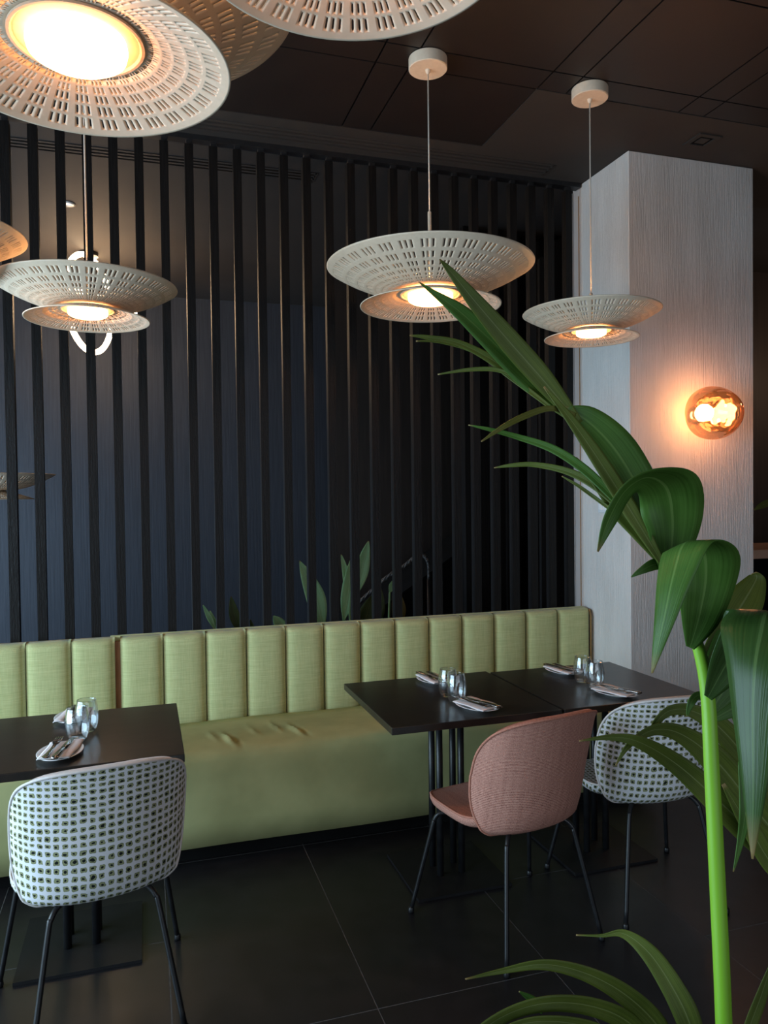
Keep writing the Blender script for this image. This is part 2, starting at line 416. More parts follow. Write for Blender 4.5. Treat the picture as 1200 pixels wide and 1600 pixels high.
# ------------------------------------------------------------------ slat screen
SY0, SY1, SZ = 4.075, 4.122, 3.425
scr = tag(empty('slat_screen', (1.0, 4.1, 0)), 'floor to ceiling screen of upright black charred wood slats behind the green banquette', 'slat screen')
obj('rail', MB().box(-3.2, 1.55, -.03, .03, 3.448, H-.006), M['black'], scr)
slat = MB().box(-.0215, .0215, -.0235, .0235, .0, SZ).mesh('slat'); slat.materials.append(M['slat'])
brk = MB().box(-.012, .018, -.012, .012, SZ, 3.448).mesh('bracket'); brk.materials.append(M['black'])
for k in range(-22, 19):
    x = .2515+.1233*k-1.0
    if x > 1.54: break
    o = put('slat', slat, None, scr, (x, 0, 0)); o.rotation_euler.z = R(random.uniform(-1.5, 1.5))
    b = put('bracket', brk, None, o)
# second row of deep dark fins further back, right of the stairs
fin = tag(empty('fin_screen', (2.45, 5.0, 0)), 'dark upright timber fins standing behind the right end of the slat screen', 'slat screen')
fm = MB().box(-.03, .03, -.07, .07, 0, H-.01).mesh('fin'); fm.materials.append(M['slat'])
for k in range(7): put('fin', fm, None, fin, (-.27+k*.125+(k % 2)*.02, (k % 2)*.05, 0))
wp = MB(); wp.add([(-.2, 0, 0), (.32, 0, 0), (.32, 0, 3.36), (.04, 0, 3.36), (.04, 0, 3.30), (-.09, 0, 3.24), (-.09, 0, 3.18), (-.2, 0, 3.12)], [tuple(range(8))])
o = obj('dark_panel', wp, M['slat'], None, loc=(2.66, 4.42, 0)); o.modifiers.new('s', 'SOLIDIFY').thickness = .03
tag(o, 'dark upright board with notched top between the slats and the white pillar', 'panel')

# ------------------------------------------------------------------ banquette
BX1 = 2.535
bq = tag(empty('banquette', (0.9, 3.7, 0)), 'long lime green banquette bench with a channelled upright back against the slats', 'banquette')
def bqo(name, mb, mat, **k): return obj(name, mb, mat, bq, loc=(-.9, -3.7, 0), **k)
bqo('plinth', MB().box(-2.6, BX1-.02, 3.45, 3.98, 0, .085), M['void'])
def seat_block(x0, x1):
    # rounded front edge, slightly crowned top, a few pulled creases near the middle
    prof = [(3.365, .085), (3.352, .20), (3.350, .40), (3.354, .455), (3.366, .482), (3.39, .497), (3.41, .501), (3.43, .503), (3.46, .504), (3.49, .505), (3.52, .505), (3.56, .503), (3.60, .501), (3.66, .498), (3.72, .494), (3.80, .488), (3.93, .474), (3.96, .40), (3.96, .085)]
    xl = [x0+(.2-x0)*i/40 for i in range(40)]+[.2+.6*i/120 for i in range(120)]+[.8+(x1-.8)*i/40 for i in range(41)]; nx = len(xl)-1; mb = MB(); vs = []; fs = []; m = len(prof)
    for i in range(nx+1):
        x = xl[i]
        for j, (y, z) in enumerate(prof):
            dz = 0
            if 4 <= j <= 16:
                for (cx_, cy_, a, s) in ((.345, 3.50, .017, .013), (.375, 3.49, -.011, .012), (.66, 3.54, .016, .012), (.69, 3.52, -.010, .012), (.58, 3.62, .010, .011), (.47, 3.60, .007, .012), (.28, 3.56, .006, .012)):
                    dz += a*math.exp(-((x-cx_+(y-cy_)*.25)/s)**2-((y-cy_)/.065)**2)
                dz += .003*math.sin(x*9)*math.sin(y*11)
            vs.append((x, y+.004*math.sin(x*5)*(j < 3), z+dz))
    for i in range(nx):
        for j in range(m):
            fs.append((i*m+j, (i+1)*m+j, (i+1)*m+(j+1) % m, i*m+(j+1) % m))
    fs.append(tuple(range(m))); fs.append(tuple(reversed(range(nx*m, nx*m+m))))
    mb.add(vs, fs); return mb
o = bqo('seat', seat_block(-2.6, BX1), M['seatcloth'], smooth=True)
def cushion(x0, x1, z0=.43, z1=.912, y0=3.955, y1=4.045):
    nu, nv = 14, 22; mb = MB(); vs = []; fs = []
    for j in range(nv+1):
        for i in range(nu+1):
            u = 2*i/nu-1
            x = (x0+x1)/2+u*(x1-x0)/2
            bulge = .034*(max(0, 1-abs(u)**3.2))**.5
            tt = j/nv
            if tt < .8: z = z0+(z1-z0-.03)*tt/.8; yy = y0+.036-bulge
            else:
                q = (tt-.8)/.2*math.pi/2
                z = z1-.03+.03*math.sin(q)-(.004*abs(u)**4)*math.sin(q); yy = y0+.036-bulge*math.cos(q)*1.0+(1-math.cos(q))*.012
            vs.append((x, yy, z))
    n1 = nu+1
    for j in range(nv):
        for i in range(nu): fs.append((j*n1+i, j*n1+i+1, (j+1)*n1+i+1, (j+1)*n1+i))
    top = [nv*n1+i for i in range(n1)]; b = len(vs)
    for i in range(n1): vs.append((vs[i][0], y1, z1))
    for i in range(nu): fs.append((top[i], top[i+1], b+i+1, b+i))
    c = len(vs)
    for i in range(n1): vs.append((vs[i][0], y1, z0))
    for i in range(nu): fs.append((b+i, b+i+1, c+i+1, c+i))
    for s in (0, nu):
        loop = [j*n1+s for j in range(nv+1)]+[b+s, c+s]
        fs.append(tuple(loop) if s else tuple(reversed(loop)))
    mb.add(vs, fs); return mb
edges = [-.127, .079, .288, .494, .700, .906, 1.110, 1.308, 1.508, 1.709, 1.909, 2.112, 2.321, BX1]
ed = [(a, b) for a, b in zip(edges, edges[1:])]
ed = [(-.150-.203*(k+1), -.150-.203*k) for k in range(11, -1, -1)]+ed
for a, b in ed:
    bqo('back_cushion', cushion(a+.0015, b-.0015), M['linen'], smooth=True)
bqo('back_board', MB().box(-2.6, -.205, 4.038, 4.066, .1, .907), M['linen'], bevel=.006)
bqo('back_board', MB().box(-.175, BX1, 4.038, 4.066, .1, .915), M['linen'], bevel=.006)
bqo('joint_filler', MB().box(-.152, -.124, 4.005, 4.0375, .40, .89), M['ply'])
bqo('side_seam', MB().tube([(BX1+.002, 3.975, .45), (BX1+.002, 3.972, .87), (BX1+.002, 3.985, .90), (BX1+.002, 4.06, .908)], .004, 8), M['oranpipe'], smooth=True)

# ------------------------------------------------------------------ tables
def table(x0, x1, y0, y1, label, zt=.75, px=None):
    cx, cy = (x0+x1)/2, (y0+y1)/2
    t = tag(empty('bistro_table', (cx, cy, 0)), label, 'table', 'square black bistro tables')
    dx, dy = (x1-x0)/2, (y1-y0)/2
    obj('tabletop', MB().box(-dx, dx, -dy, dy, zt-.028, zt), M['tabletop'], t, bevel=.003)
    obj('mounting_plate', MB().box(-.2, .2, -.2, .2, zt-.036, zt-.0285), M['black'], t)
    for sx in (-.048, .048):
        for sy in (-.045, .045): obj('pole', MB().tube([(sx, sy, .0125), (sx, sy, zt-.0365)], .0145, 14), M['black'], t, True)
    obj('base_plate', MB().box(-.203, .203, -.203, .203, .0005, .012), M['plate'], t)
    return t
table(.850, 1.556, 2.640, 3.345, 'square black table in front of the pink chair')
table(1.566, 2.225, 2.640, 3.318, 'square black table nearest the white pillar, behind the patterned chair at right')
table(-.590, .114, 2.602, 3.270, 'square black table at the left end, under the small left pendant lamp')

# ------------------------------------------------------------------ chairs
def squircle(a, b, n1=3.0, n2=3.0):
    x = a*math.sqrt(max(0, 1-b*b/2)); y = b*math.sqrt(max(0, 1-a*a/2))
    r = math.hypot(x, y)
    if r < 1e-9: return 0, 0
    c, s = x/r, y/r; n = n1 if s > 0 else n2
    k = (abs(c)**n+abs(s)**n)**(-1/n)
    return c*r*k, s*r*k
def back_surf(u, v):                  # u,v in [-1,1]; v=-1 tucked under the seat, v=1 top
    prof = [(-1, -.120, .408), (-.88, -.160, .414), (-.74, -.198, .436), (-.55, -.226, .490), (-.2, -.248, .590), (.3, -.272, .712), (.7, -.290, .795), (1, -.304, .852)]
    for a, b in zip(prof, prof[1:]):
        if v <= b[0]+1e-9:
            q = (v-a[0])/(b[0]-a[0]); y = a[1]+(b[1]-a[1])*q; z = a[2]+(b[2]-a[2])*q; break
    W = .249 if v > 0 else .249-.014*v*v
    x = W*math.sin(u*1.28)/math.sin(1.28)
    bow = .155*(1-max(0, v)*.18)*(1-max(0, -v-.55)*.9)
    y += bow*(abs(u)**2.1)
    z += .012*u*u*(v < 0)
    return (x, y, z)
def seat_surf(u, v):                  # v=-1 rear, v=1 front
    x = .246*u*(1-.03*v); y = .070+.212*v
    z = .458-.004*v+.030*max(0, abs(u)-.45)**1.5+.06*max(0, -v-.45)**1.6-.055*max(0, v-.62)**1.3-.016*math.exp(-(u*u*3+(v+.1)**2*2))
    return (x, y, z)
def shell(surf, thick, n1, n2, n=30, su=.285, sv=.24, flip=False, cushion_h=0):
    mb = MB(); vs = []; uv = []; fs = []
    for j in range(n+1):
        for i in range(n+1):
            a, b = 2*i/n-1, 2*j/n-1
            a, b = math.sin(a*math.pi/2*.92)/math.sin(math.pi/2*.92), math.sin(b*math.pi/2*.92)/math.sin(math.pi/2*.92)
            s, t = squircle(a, b, n1, n2)
            p = surf(s, t); vs.append(p); uv.append((s*su*1.15, t*sv*1.05))
    for j in range(n):
        for i in range(n):
            q = (j*(n+1)+i, j*(n+1)+i+1, (j+1)*(n+1)+i+1, (j+1)*(n+1)+i)
            fs.append(q if not flip else tuple(reversed(q)))
    mb.add(vs, fs); mb.uv = uv
    ring = [j*(n+1) for j in range(n+1)]+[n*(n+1)+i for i in range(1, n+1)]+[j*(n+1)+n for j in range(n-1, -1, -1)]+[i for i in range(n-1, 0, -1)]
    mb.ring = ring; return mb, [Vector(vs[k]) for k in ring]
def make_chair(name, label, fab, pipe):
    t = tag(empty(name, (0, 0, 0)), label, 'chair', 'upholstered dining chairs')
    mb, ring = shell(back_surf, .03, 2.65, 2.8, su=.30, sv=.25)
    o = obj('backrest', mb, fab, t, True); s = o.modifiers.new('solid', 'SOLIDIFY'); s.thickness = .020; s.offset = -1; o.data.materials.append(pipe); s.material_offset_rim = 1
    pr = MB(); pr.tube(ring+[ring[0], ring[1]], .0045, 6, False); obj('back_piping', pr, pipe, t, True)
    mb, ring = shell(seat_surf, .04, 3.2, 3.4, su=.272, sv=.238)
    k0 = len(ring); prev = list(mb.ring)
    for (dz, sh, ou) in ((-.004, 1.012, .02), (-.016, 1.012, .065), (-.032, .985, .12), (-.046, .90, .2), (-.050, .6, .5), (-.050, .05, .9)):
        b0 = len(mb.v)
        for p, q0 in zip(ring, mb.ring):
            mb.v.append((p.x*sh, .07+(p.y-.07)*sh, p.z+dz if sh > .8 else .41))
            u_ = mb.uv[q0]; mb.uv.append((u_[0]*(1+ou), u_[1]*(1+ou)))
        cur = list(range(b0, b0+k0))
        for i in range(k0): mb.f.append((prev[i], prev[(i+1) % k0], cur[(i+1) % k0], cur[i]))
        prev = cur
    mb.f.append(tuple(prev))
    o = obj('seat', mb, fab, t, True)
    pr = MB(); pr.tube([p+Vector((0, 0, -.002)) for p in ring+[ring[0], ring[1]]], .0045, 6, False); obj('seat_piping', pr, pipe, t, True)
    for sx in (-1, 1):
        for (y0, fx, fy) in ((.13, .288, .25), (-.115, .212, -.245)):
            if y0 < 0: p = [(sx*(fx-.11), y0-.02, .424), (sx*(fx-.085), y0-.035, .418), (sx*(fx-.066), y0-.052, .395), (sx*(fx-.055), y0-.062, .35), (sx*fx, fy, .012)]
            else: p = [(sx*.06, y0, .402), (sx*(fx-.12), y0+(fy-y0)*.15, .402), (sx*(fx-.080), y0+(fy-y0)*.30, .397), (sx*(fx-.064), y0+(fy-y0)*.40, .372), (sx*(fx-.055), y0+(fy-y0)*.46, .33), (sx*fx, fy, .012)]
            l = obj('leg', MB().tube([q for q in spline(p, 5)], .0085, 10), M['black'], t, True)
            obj('glide', MB().lathe([(0, 0), (.011, .001), (.0125, .008), (.011, .02), (.0085, .024), (0, .0241)], (sx*fx, fy, 0), 12), M['black'], l, True)
    return t
def copy_tree(o, parent=None):
    c = o.copy(); C.objects.link(c)
    if parent: c.parent = parent
    for ch in list(o.children): copy_tree(ch, c)
    return c
ch1 = make_chair('dining_chair', 'white chair printed with small green squares, in the left foreground at the left table', M['print'], M['piping_white'])
ch1.location = (-.158, 2.545, 0); ch1.rotation_euler.z = R(9)
ch2 = copy_tree(ch1); ch2['label'] = 'white chair printed with small green squares, right of the pink chair behind palm leaves'
ch2.location = (1.885, 2.605, 0); ch2.rotation_euler.z = R(-4)
ch3 = make_chair('dining_chair', 'dusty pink woven chair with black metal legs at the middle table', M['pink'], M['piping_pink'])
ch3.location = (1.280, 2.545, 0); ch3.rotation_euler.z = R(11)

# ------------------------------------------------------------------ pendant lamps
def disc_mesh(name, prof, rows, ri, ro, width):
    """perforated bowl: 30 groups of three radial slots in each row, cut through"""
    def zf(r):
        return prof(r)
    mb = MB(); idx = {}
    def vid(r, q):
        k = (round(r, 5), round(q % (2*math.pi), 6))
        if k not in idx: idx[k] = len(mb.v); mb.v.append((r*math.cos(q), r*math.sin(q), zf(r)))
        return idx[k]
    NG = 30; per = 2*math.pi/NG; pit = per*.255
    cols = []
    for g in range(NG):
        a = g*per
        for k in range(3): cols.append((a+k*pit, a+(k+1)*pit, True))
        m = a+3*pit; e = (g+1)*per
        cols.append((m, e, False))
    rb = [ri]; rr = []
    for (a, b) in sorted(rows):
        rr.append((rb[-1], a-.0028, False)); rr.append((a-.0028, b+.0028, True)); rb.append(b+.0028)
    last = rb[-1]; k = 4
    for i in range(k): rr.append((last+(ro-last)*i/k, last+(ro-last)*(i+1)/k, False))
    for (r0, r1, hr) in rr:
        for (q0, q1, hc) in cols:
            c = [vid(r0, q0), vid(r1, q0), vid(r1, q1), vid(r0, q1)]
            if not (hr and hc): mb.f.append(tuple(c)); continue
            qm = (q0+q1)/2; ra, rc = r0+.0028, r1-.0028
            wd = min(width/((ra+rc)/2)/2, (q1-q0)*.17); e = min(.003, (rc-ra)*.25)
            v = [vid(ra, qm-wd*.45), vid(ra+e, qm-wd), vid(rc-e, qm-wd), vid(rc, qm-wd*.45), vid(rc, qm+wd*.45), vid(rc-e, qm+wd), vid(ra+e, qm+wd), vid(ra, qm+wd*.45)]
            # corners: 0 (r0,q0) 1 (r1,q0) 2 (r1,q1) 3 (r0,q1)
            mb.f += [(c[0], c[1], v[2], v[1]), (c[1], v[3], v[2]), (c[1], c[2], v[4], v[3]), (c[2], v[5], v[4]), (c[2], c[3], v[6], v[5]), (c[3], v[7], v[6]), (c[3], c[0], v[0], v[7]), (c[0], v[1], v[0])]
    me = bpy.data.meshes.new(name); me.from_pydata(mb.v, [], mb.f); me.polygons.foreach_set('use_smooth', [True]*len(me.polygons)); me.update()
    me.materials.append(M['cream']); return me
ROWU = [(.372, .407), (.323, .354), (.281, .307), (.245, .267), (.215, .232), (.190, .203), (.169, .179)]
ROWL = [(.250, .277), (.216, .240), (.187, .207), (.164, .180), (.147, .157), (.135, .142)]
kits = {}
def lamp_kit(s):
    if s in kits: return kits[s]
    k = {}
    k['up'] = disc_mesh('upper_disc', lambda r: s*(-.106+.106*max(0, (r/s-.13)/.305)**1.8), [(a*s, b*s) for a, b in ROWU], .118*s, .435*s, .0052*s**.5)
    k['lo'] = disc_mesh('lower_disc', lambda r: s*(-.112-.056*max(0, (r/s-.12)/.178)**1.15), [(a*s, b*s) for a, b in ROWL], .112*s, .2975*s, .0042*s**.5)
    k['neck'] = MB().lathe([(0, -.094*s), (.118*s, -.1035*s), (.118*s, -.112*s), (.128*s, -.1165*s), (.128*s, -.122*s), (.122*s, -.122*s), (.118*s, -.118*s), (.086*s, -.116*s), (0, -.114*s)], n=48).mesh('neck', True); k['neck'].materials.append(M['cream'])
    k['nl'] = MB().lathe([(.1195*s, -.1045*s), (.1195*s, -.1115*s)], n=48).mesh('neck_light', True); k['nl'].materials.append(M['necklit'])
    k['led'] = MB().lathe([(0, -.117*s), (.094*s, -.1185*s), (.096*s, -.130*s), (.093*s, -.143*s), (.080*s, -.151*s), (.05*s, -.156*s), (0, -.158*s)], n=48).mesh('diffuser', True); k['led'].materials.append(M['led'])
    rh = .235 if s > .9 else .09
    k['rod'] = MB().lathe([(0, -.11*s), (.008, -.11*s), (.008, rh-.004), (.006, rh), (0, rh)], n=12).mesh('rod', True); k['rod'].materials.append(M['cream'])
    k['can'] = MB().lathe([(0, 0), (.082, 0), (.083, -.003), (.083, -.045), (.080, -.048), (.012, -.048), (.010, -.058), (.004, -.066), (0, -.066)], n=40).mesh('canopy', True); k['can'].materials.append(M['cream'])
    kits[s] = k; return k
def pendant(x, y, zrim, s, label, lit=True, power=5.5):
    rodh = .235 if s > .9 else .09
    k = lamp_kit(s)
    zc = H-.006
    t = tag(empty('pendant_lamp', (x, y, zc)), label, 'pendant lamp', 'cream double disc pendant lamps')
    d = zrim-zc
    o = put('canopy', k['can'], None, t); e = o.modifiers.new('es', 'EDGE_SPLIT'); e.split_angle = R(40)
    obj('cord', MB().tube([(0, 0, -.062), (0, 0, d+rodh)], .0032, 8), M['cable'], t, True)
    for nm, key in (('rod', 'rod'), ('neck', 'neck')): put(nm, k[key], None, t, (0, 0, d)).modifiers.new('es', 'EDGE_SPLIT').split_angle = R(40)
    rot = random.uniform(0, .2)
    for nm, key in (('upper_disc', 'up'), ('lower_disc', 'lo')):
        o = put(nm, k[key], None, t, (0, 0, d)); o.rotation_euler.z = rot
        m_ = o.modifiers.new('solid', 'SOLIDIFY'); m_.thickness = .0035; m_.offset = 0
    if lit:
        put('neck_light', k['nl'], None, t, (0, 0, d))
        put('diffuser', k['led'], None, t, (0, 0, d))
        l = bpy.data.lights.new('uplight', 'POINT'); l.energy = power*s; l.color = (1, .55, .24); l.shadow_soft_size = .03*s
        lo = bpy.data.objects.new('uplight', l); C.objects.link(lo); lo.parent = t; lo.location = (0, 0, d-.06*s)
    else:
        o = put('diffuser', k['led'].copy(), None, t, (0, 0, d)); o.data.materials.clear(); o.data.materials.append(M['dim'])
    return t
S2 = .724
pendant(1.196, 3.10, 2.588, 1.023, 'large lit cream double disc pendant lamp above the middle table')
pendant(2.005, 3.12, 2.444, S2, 'small lit cream double disc pendant lamp in front of the white pillar')
pendant(-.182, 2.97, 2.371, S2, 'small lit cream double disc pendant lamp above the left table')
pendant(-.110, 1.638, 2.626, 1.0, 'closest large pendant lamp, seen from below, filling the upper left corner')
pendant(.263, .947, 2.428, S2, 'small pendant lamp cut off by the top edge, right of the closest one')
pendant(-.67, 2.777, 2.459, S2, 'pendant lamp of which only an orange rim shows at the left edge')
pendant(-1.02, 5.75, 1.775, 1.0, 'unlit low hanging pendant lamp behind the slats at the left edge', lit=False)

# ring lamp behind the slats
c = Vector((-.369, 6.23, 3.085))
t = tag(empty('ring_lamp', (c.x, c.y, H-.006)), 'glowing lamp of interlocking light rings behind the slats, beyond the left pendant', 'ring lamp')
rr = .36
def ring(name, ax1, ax2, r): obj(name, MB().tube([Vector((0, 0, c.z-H+.006))+(ax1*math.cos(q)+ax2*math.sin(q))*r for q in [2*math.pi*i/56 for i in range(58)]], .021, 10, False), M['ring'], t, True)
zz = Vector((0, 0, 1)); hx = Vector((math.cos(R(66)), math.sin(R(66)), 0)); hy = Vector((-math.sin(R(66)), math.cos(R(66)), 0))
ring('light_ring', hx, zz, rr); ring('light_ring', hx, (hy*.98+zz*.1).normalized(), rr*1.06)
obj('cord', MB().tube([(0, 0, -.03), (0, 0, c.z-H+.006+rr)], .004, 8), M['cable'], t)
obj('canopy', MB().lathe([(0, 0), (.07, 0), (.07, -.03), (0, -.03)], n=24), M['black'], t)
l = bpy.data.lights.new('ring_glow', 'POINT'); l.energy = 9; l.color = (1, .58, .30); l.shadow_soft_size = .2
lo = bpy.data.objects.new('ring_glow', l); C.objects.link(lo); lo.parent = t; lo.location = (0, 0, c.z-H+.006)
# small recessed downlight in the far ceiling
t = tag(empty('downlight', (-.43, 5.24, H-.006)), 'small pale round downlight in the ceiling behind the slats', 'downlight')
obj('trim_ring', MB().lathe([(.025, -.001), (.048, -.001), (.048, -.006), (.025, -.008)], n=24), M['china'], t, True)
obj('lens', MB().lathe([(0, -.003), (.026, -.003), (.026, -.001), (0, -.001)], n=24), M['spot'], t)

# ------------------------------------------------------------------ wall lamp on the pillar
sx, sz = 2.985, 2.035
t = tag(empty('wall_lamp', (sx, PY, sz)), 'blown copper glass globe wall lamp glowing on the white pillar', 'wall lamp')
mb = MB(); vs = []; fs = []; nu, nv = 48, 30
for j in range(nv+1):
    th = math.pi*j/nv
    for i in range(nu):
        ph = 2*math.pi*i/nu
        n_ = Vector((math.sin(th)*math.cos(ph), math.sin(th)*math.sin(ph), math.cos(th)))
        r = .150*(1+.05*math.sin(2.2*n_.x+1.1)*math.cos(2.6*n_.z+.4)+.035*math.sin(4.1*n_.y+2*n_.x)-.05*max(0, n_.z-.2)*max(0, n_.x+.2))
        vs.append(n_*r+Vector((0, -.165, 0)))
for j in range(nv):
    for i in range(nu): fs.append((j*nu+i, (j+1)*nu+i, (j+1)*nu+(i+1) % nu, j*nu+(i+1) % nu))
mb.add(vs, fs); obj('glass_globe', mb, M['copper'], t, True)
obj('wall_plate', MB().lathe([(0, -.002), (.055, -.002), (.055, -.02), (.03, -.025), (0, -.025)], n=28, axis='y'), M['steel'], t, True)
obj('lamp_holder', MB().lathe([(0, -.024), (.022, -.024), (.022, -.075), (0, -.075)], n=20, axis='y'), M['steel'], t, True)
bb = MB().lathe([(0, -.045), (.03, -.042), (.046, -.02), (.05, .004), (.04, .03), (.02, .046), (0, .05)], n=24); o = obj('bulb', bb, M['bulb'], t, True, loc=(-.03, -.12, 0))
l = bpy.data.lights.new('wall_lamp_light', 'POINT'); l.energy = 6; l.color = (1, .48, .30); l.shadow_soft_size = .05
lo = bpy.data.objects.new('wall_lamp_light', l); C.objects.link(lo); lo.parent = t; lo.location = (-.02, -.17, 0)

# switches on the pillar side
def switch(y, z, wy, hz, label, n):
    t = tag(empty('wall_switch', (PX-.001, y, z)), label, 'switch')
    obj('plate', MB().box(-.010, 0, -wy/2, wy/2, -hz/2, hz/2), M['switch'], t, bevel=.003)
    for k in range(n):
        a = -wy/2+.012+k*(wy-.024)/n; obj('button', MB().box(-.013, -.0095, a+.002, a+(wy-.024)/n-.002, -hz/2+.015, hz/2-.015), M['china'], t, bevel=.001)
switch(3.855, 1.532, .105, .09, 'pale square switch plate low on the pillar side above the banquette', 2)
switch(3.842, 1.715, .085, .075, 'small pale control plate just above the switch plate on the pillar', 1)

# ------------------------------------------------------------------ place settings
TZ = .75
def fork_mb():
    mb = MB(); prof = [(-.095, .0115), (-.085, .0125), (-.05, .0075), (.0, .0055), (.035, .006), (.045, .011), (.060, .013)]
    vs = []; fs = []
    for (y, hw) in prof:
        z = .003+.006*max(0, (y+.0)/.06)**2 - .0*y
        vs += [(-hw, y, z), (hw, y, z), (hw, y, z+.0028), (-hw, y, z+.0028)]
    for i in range(len(prof)-1):
        a, b = i*4, i*4+4
        for k in range(4): fs.append((a+k, a+(k+1) % 4, b+(k+1) % 4, b+k))
    fs += [(3, 2, 1, 0), tuple(range(len(vs)-4, len(vs)))]
    mb.add(vs, fs)
    for k in range(4):
        x = -.0105+k*.007; mb.add(*boxv(x-.0017, x+.0017, .058, .102, .008, .0108))
    return mb
def boxv(x0, x1, y0, y1, z0, z1):
    return ([(x0,y0,z0),(x1,y0,z0),(x1,y1,z0+.002),(x0,y1,z0+.002),(x0,y0,z1),(x1,y0,z1),(x1,y1,z1+.002),(x0,y1,z1+.002)],
            [(0,3,2,1),(4,5,6,7),(0,1,5,4),(1,2,6,5),(2,3,7,6),(3,0,4,7)])
def knife_mb():
    mb = MB(); prof = [(-.105, .009, .007), (-.09, .0105, .008), (-.03, .0075, .007), (-.005, .007, .006), (.0, .0105, .003), (.06, .0105, .0028), (.095, .007, .0024), (.108, .001, .002)]
    vs = []; fs = []
    for (y, hw, th) in prof: vs += [(-hw, y, .002), (hw, y, .002), (hw, y, .002+th), (-hw, y, .002+th)]
    for i in range(len(prof)-1):
        a, b = i*4, i*4+4
        for k in range(4): fs.append((a+k, a+(k+1) % 4, b+(k+1) % 4, b+k))
    fs += [(3, 2, 1, 0), tuple(range(len(vs)-4, len(vs)))]
    mb.add(vs, fs); return mb
plate_me = MB().lathe([(0, .001), (.040, .0), (.043, .003), (.060, .009), (.0735, .0135), (.075, .0145), (.0735, .0155), (.058, .0115), (.042, .0065), (0, .006)], n=48).mesh('side_plate', True); plate_me.materials.append(M['china'])
def napkin_mb():
    mb = MB(); ny = 16; vs = []; fs = []
    px = [(-.052, .0155), (-.045, .0172), (-.02, .0165), (.006, .0172), (.010, .0168), (.012, .0150), (.019, .0150), (.021, .0185), (.030, .0195), (.048, .0190), (.052, .0160)]
    for j in range(ny+1):
        v = 2*j/ny-1
        for (x, z) in px:
            l_ = .088 if x < .011 else .094
            vs.append((x+.003*math.sin(v*2.2+.4)+(.004*v if x > .011 else 0), l_*v, z+.0006*math.sin(x*90+v*5)))
    n = len(px)
    for j in range(ny):
        for i in range(n-1): fs.append((j*n+i, j*n+i+1, (j+1)*n+i+1, (j+1)*n+i))
    mb.add(vs, fs); return mb
nap_me = napkin_mb().mesh('napkin', True); nap_me.materials.append(M['napkin'])
fork_me = fork_mb().mesh('fork', True); fork_me.materials.append(M['steel'])
knife_me = knife_mb().mesh('knife', True); knife_me.materials.append(M['steel'])
glass_me = MB().lathe([(0, .0), (.026, .0), (.031, .004), (.037, .022), (.0415, .048), (.0415, .066), (.0385, .092), (.0335, .114), (.0328, .116), (.0320, .114), (.037, .092), (.040, .066), (.040, .048), (.0355, .024), (.029, .0115), (0, .010)], n=40).mesh('tumbler', True); glass_me.materials.append(M['glass'])
def setting(x, y, rz, where, fork_off, knife_off, fork_rot=0, knife_rot=0, flip=0):
    o = tag(put('side_plate', plate_me, None, None, (x, y, TZ)), 'small oval white side plate under a napkin '+where, 'plate', 'side plates'); o.scale = (.97, 1.36, 1); o.rotation_euler.z = rz
    n = tag(put('napkin', nap_me, None, None, (x, y, TZ)), 'folded pale napkin on the side plate '+where, 'napkin', 'folded napkins'); n.rotation_euler.z = rz
    s = n.modifiers.new('s', 'SOLIDIFY'); s.thickness = .0022; s.offset = 1
    def loc(dx, dy): return (x+dx*math.cos(rz)-dy*math.sin(rz), y+dx*math.sin(rz)+dy*math.cos(rz), TZ+.0205)
    f = tag(put('fork', fork_me, None, None, loc(*fork_off)), 'dark steel fork on the napkin '+where, 'fork', 'table forks'); f.rotation_euler.z = rz+fork_rot
    k = tag(put('knife', knife_me, None, None, loc(*knife_off)), 'dark steel knife on the napkin '+where, 'knife', 'table knives'); k.rotation_euler.z = rz+knife_rot
def tumbler(x, y, where):
    tag(put('tumbler', glass_me, None, None, (x, y, TZ+.0005)), 'clear stemless glass tumbler '+where, 'glass', 'glass tumblers')
setting(-.281, 2.735, R(-6), 'on the left table, nearest its front edge', (-.024, -.005), (.012, -.01), R(-2), R(-4))
setting(-.272, 3.165, R(174), 'on the left table, nearest the banquette', (-.022, 0), (.014, 0))
setting(1.247, 3.235, R(190), 'on the middle table, nearest the banquette', (-.016, -.005), (.018, -.005), R(-6), R(4))
setting(1.250, 2.772, R(20), 'on the middle table, nearest the pink chair', (-.016, .025), (.014, -.005), R(2), R(0))
setting(1.885, 3.185, R(192), 'on the right table, nearest the banquette', (-.016, 0), (.018, 0), R(-6), R(4))
setting(1.882, 2.762, R(22), 'on the right table, by the patterned chair', (-.016, .025), (.014, -.005), R(2), R(0))
tumbler(-.240, 2.885, 'nearer of the two on the left table'); tumbler(-.215, 2.985, 'further of the two on the left table')
tumbler(1.212, 2.984, 'further of the two on the middle table'); tumbler(1.212, 2.893, 'nearer of the two on the middle table')
tumbler(1.872, 3.000, 'further of the two on the right table by the pillar'); tumbler(1.868, 2.895, 'nearer of the two on the right table by the pillar')

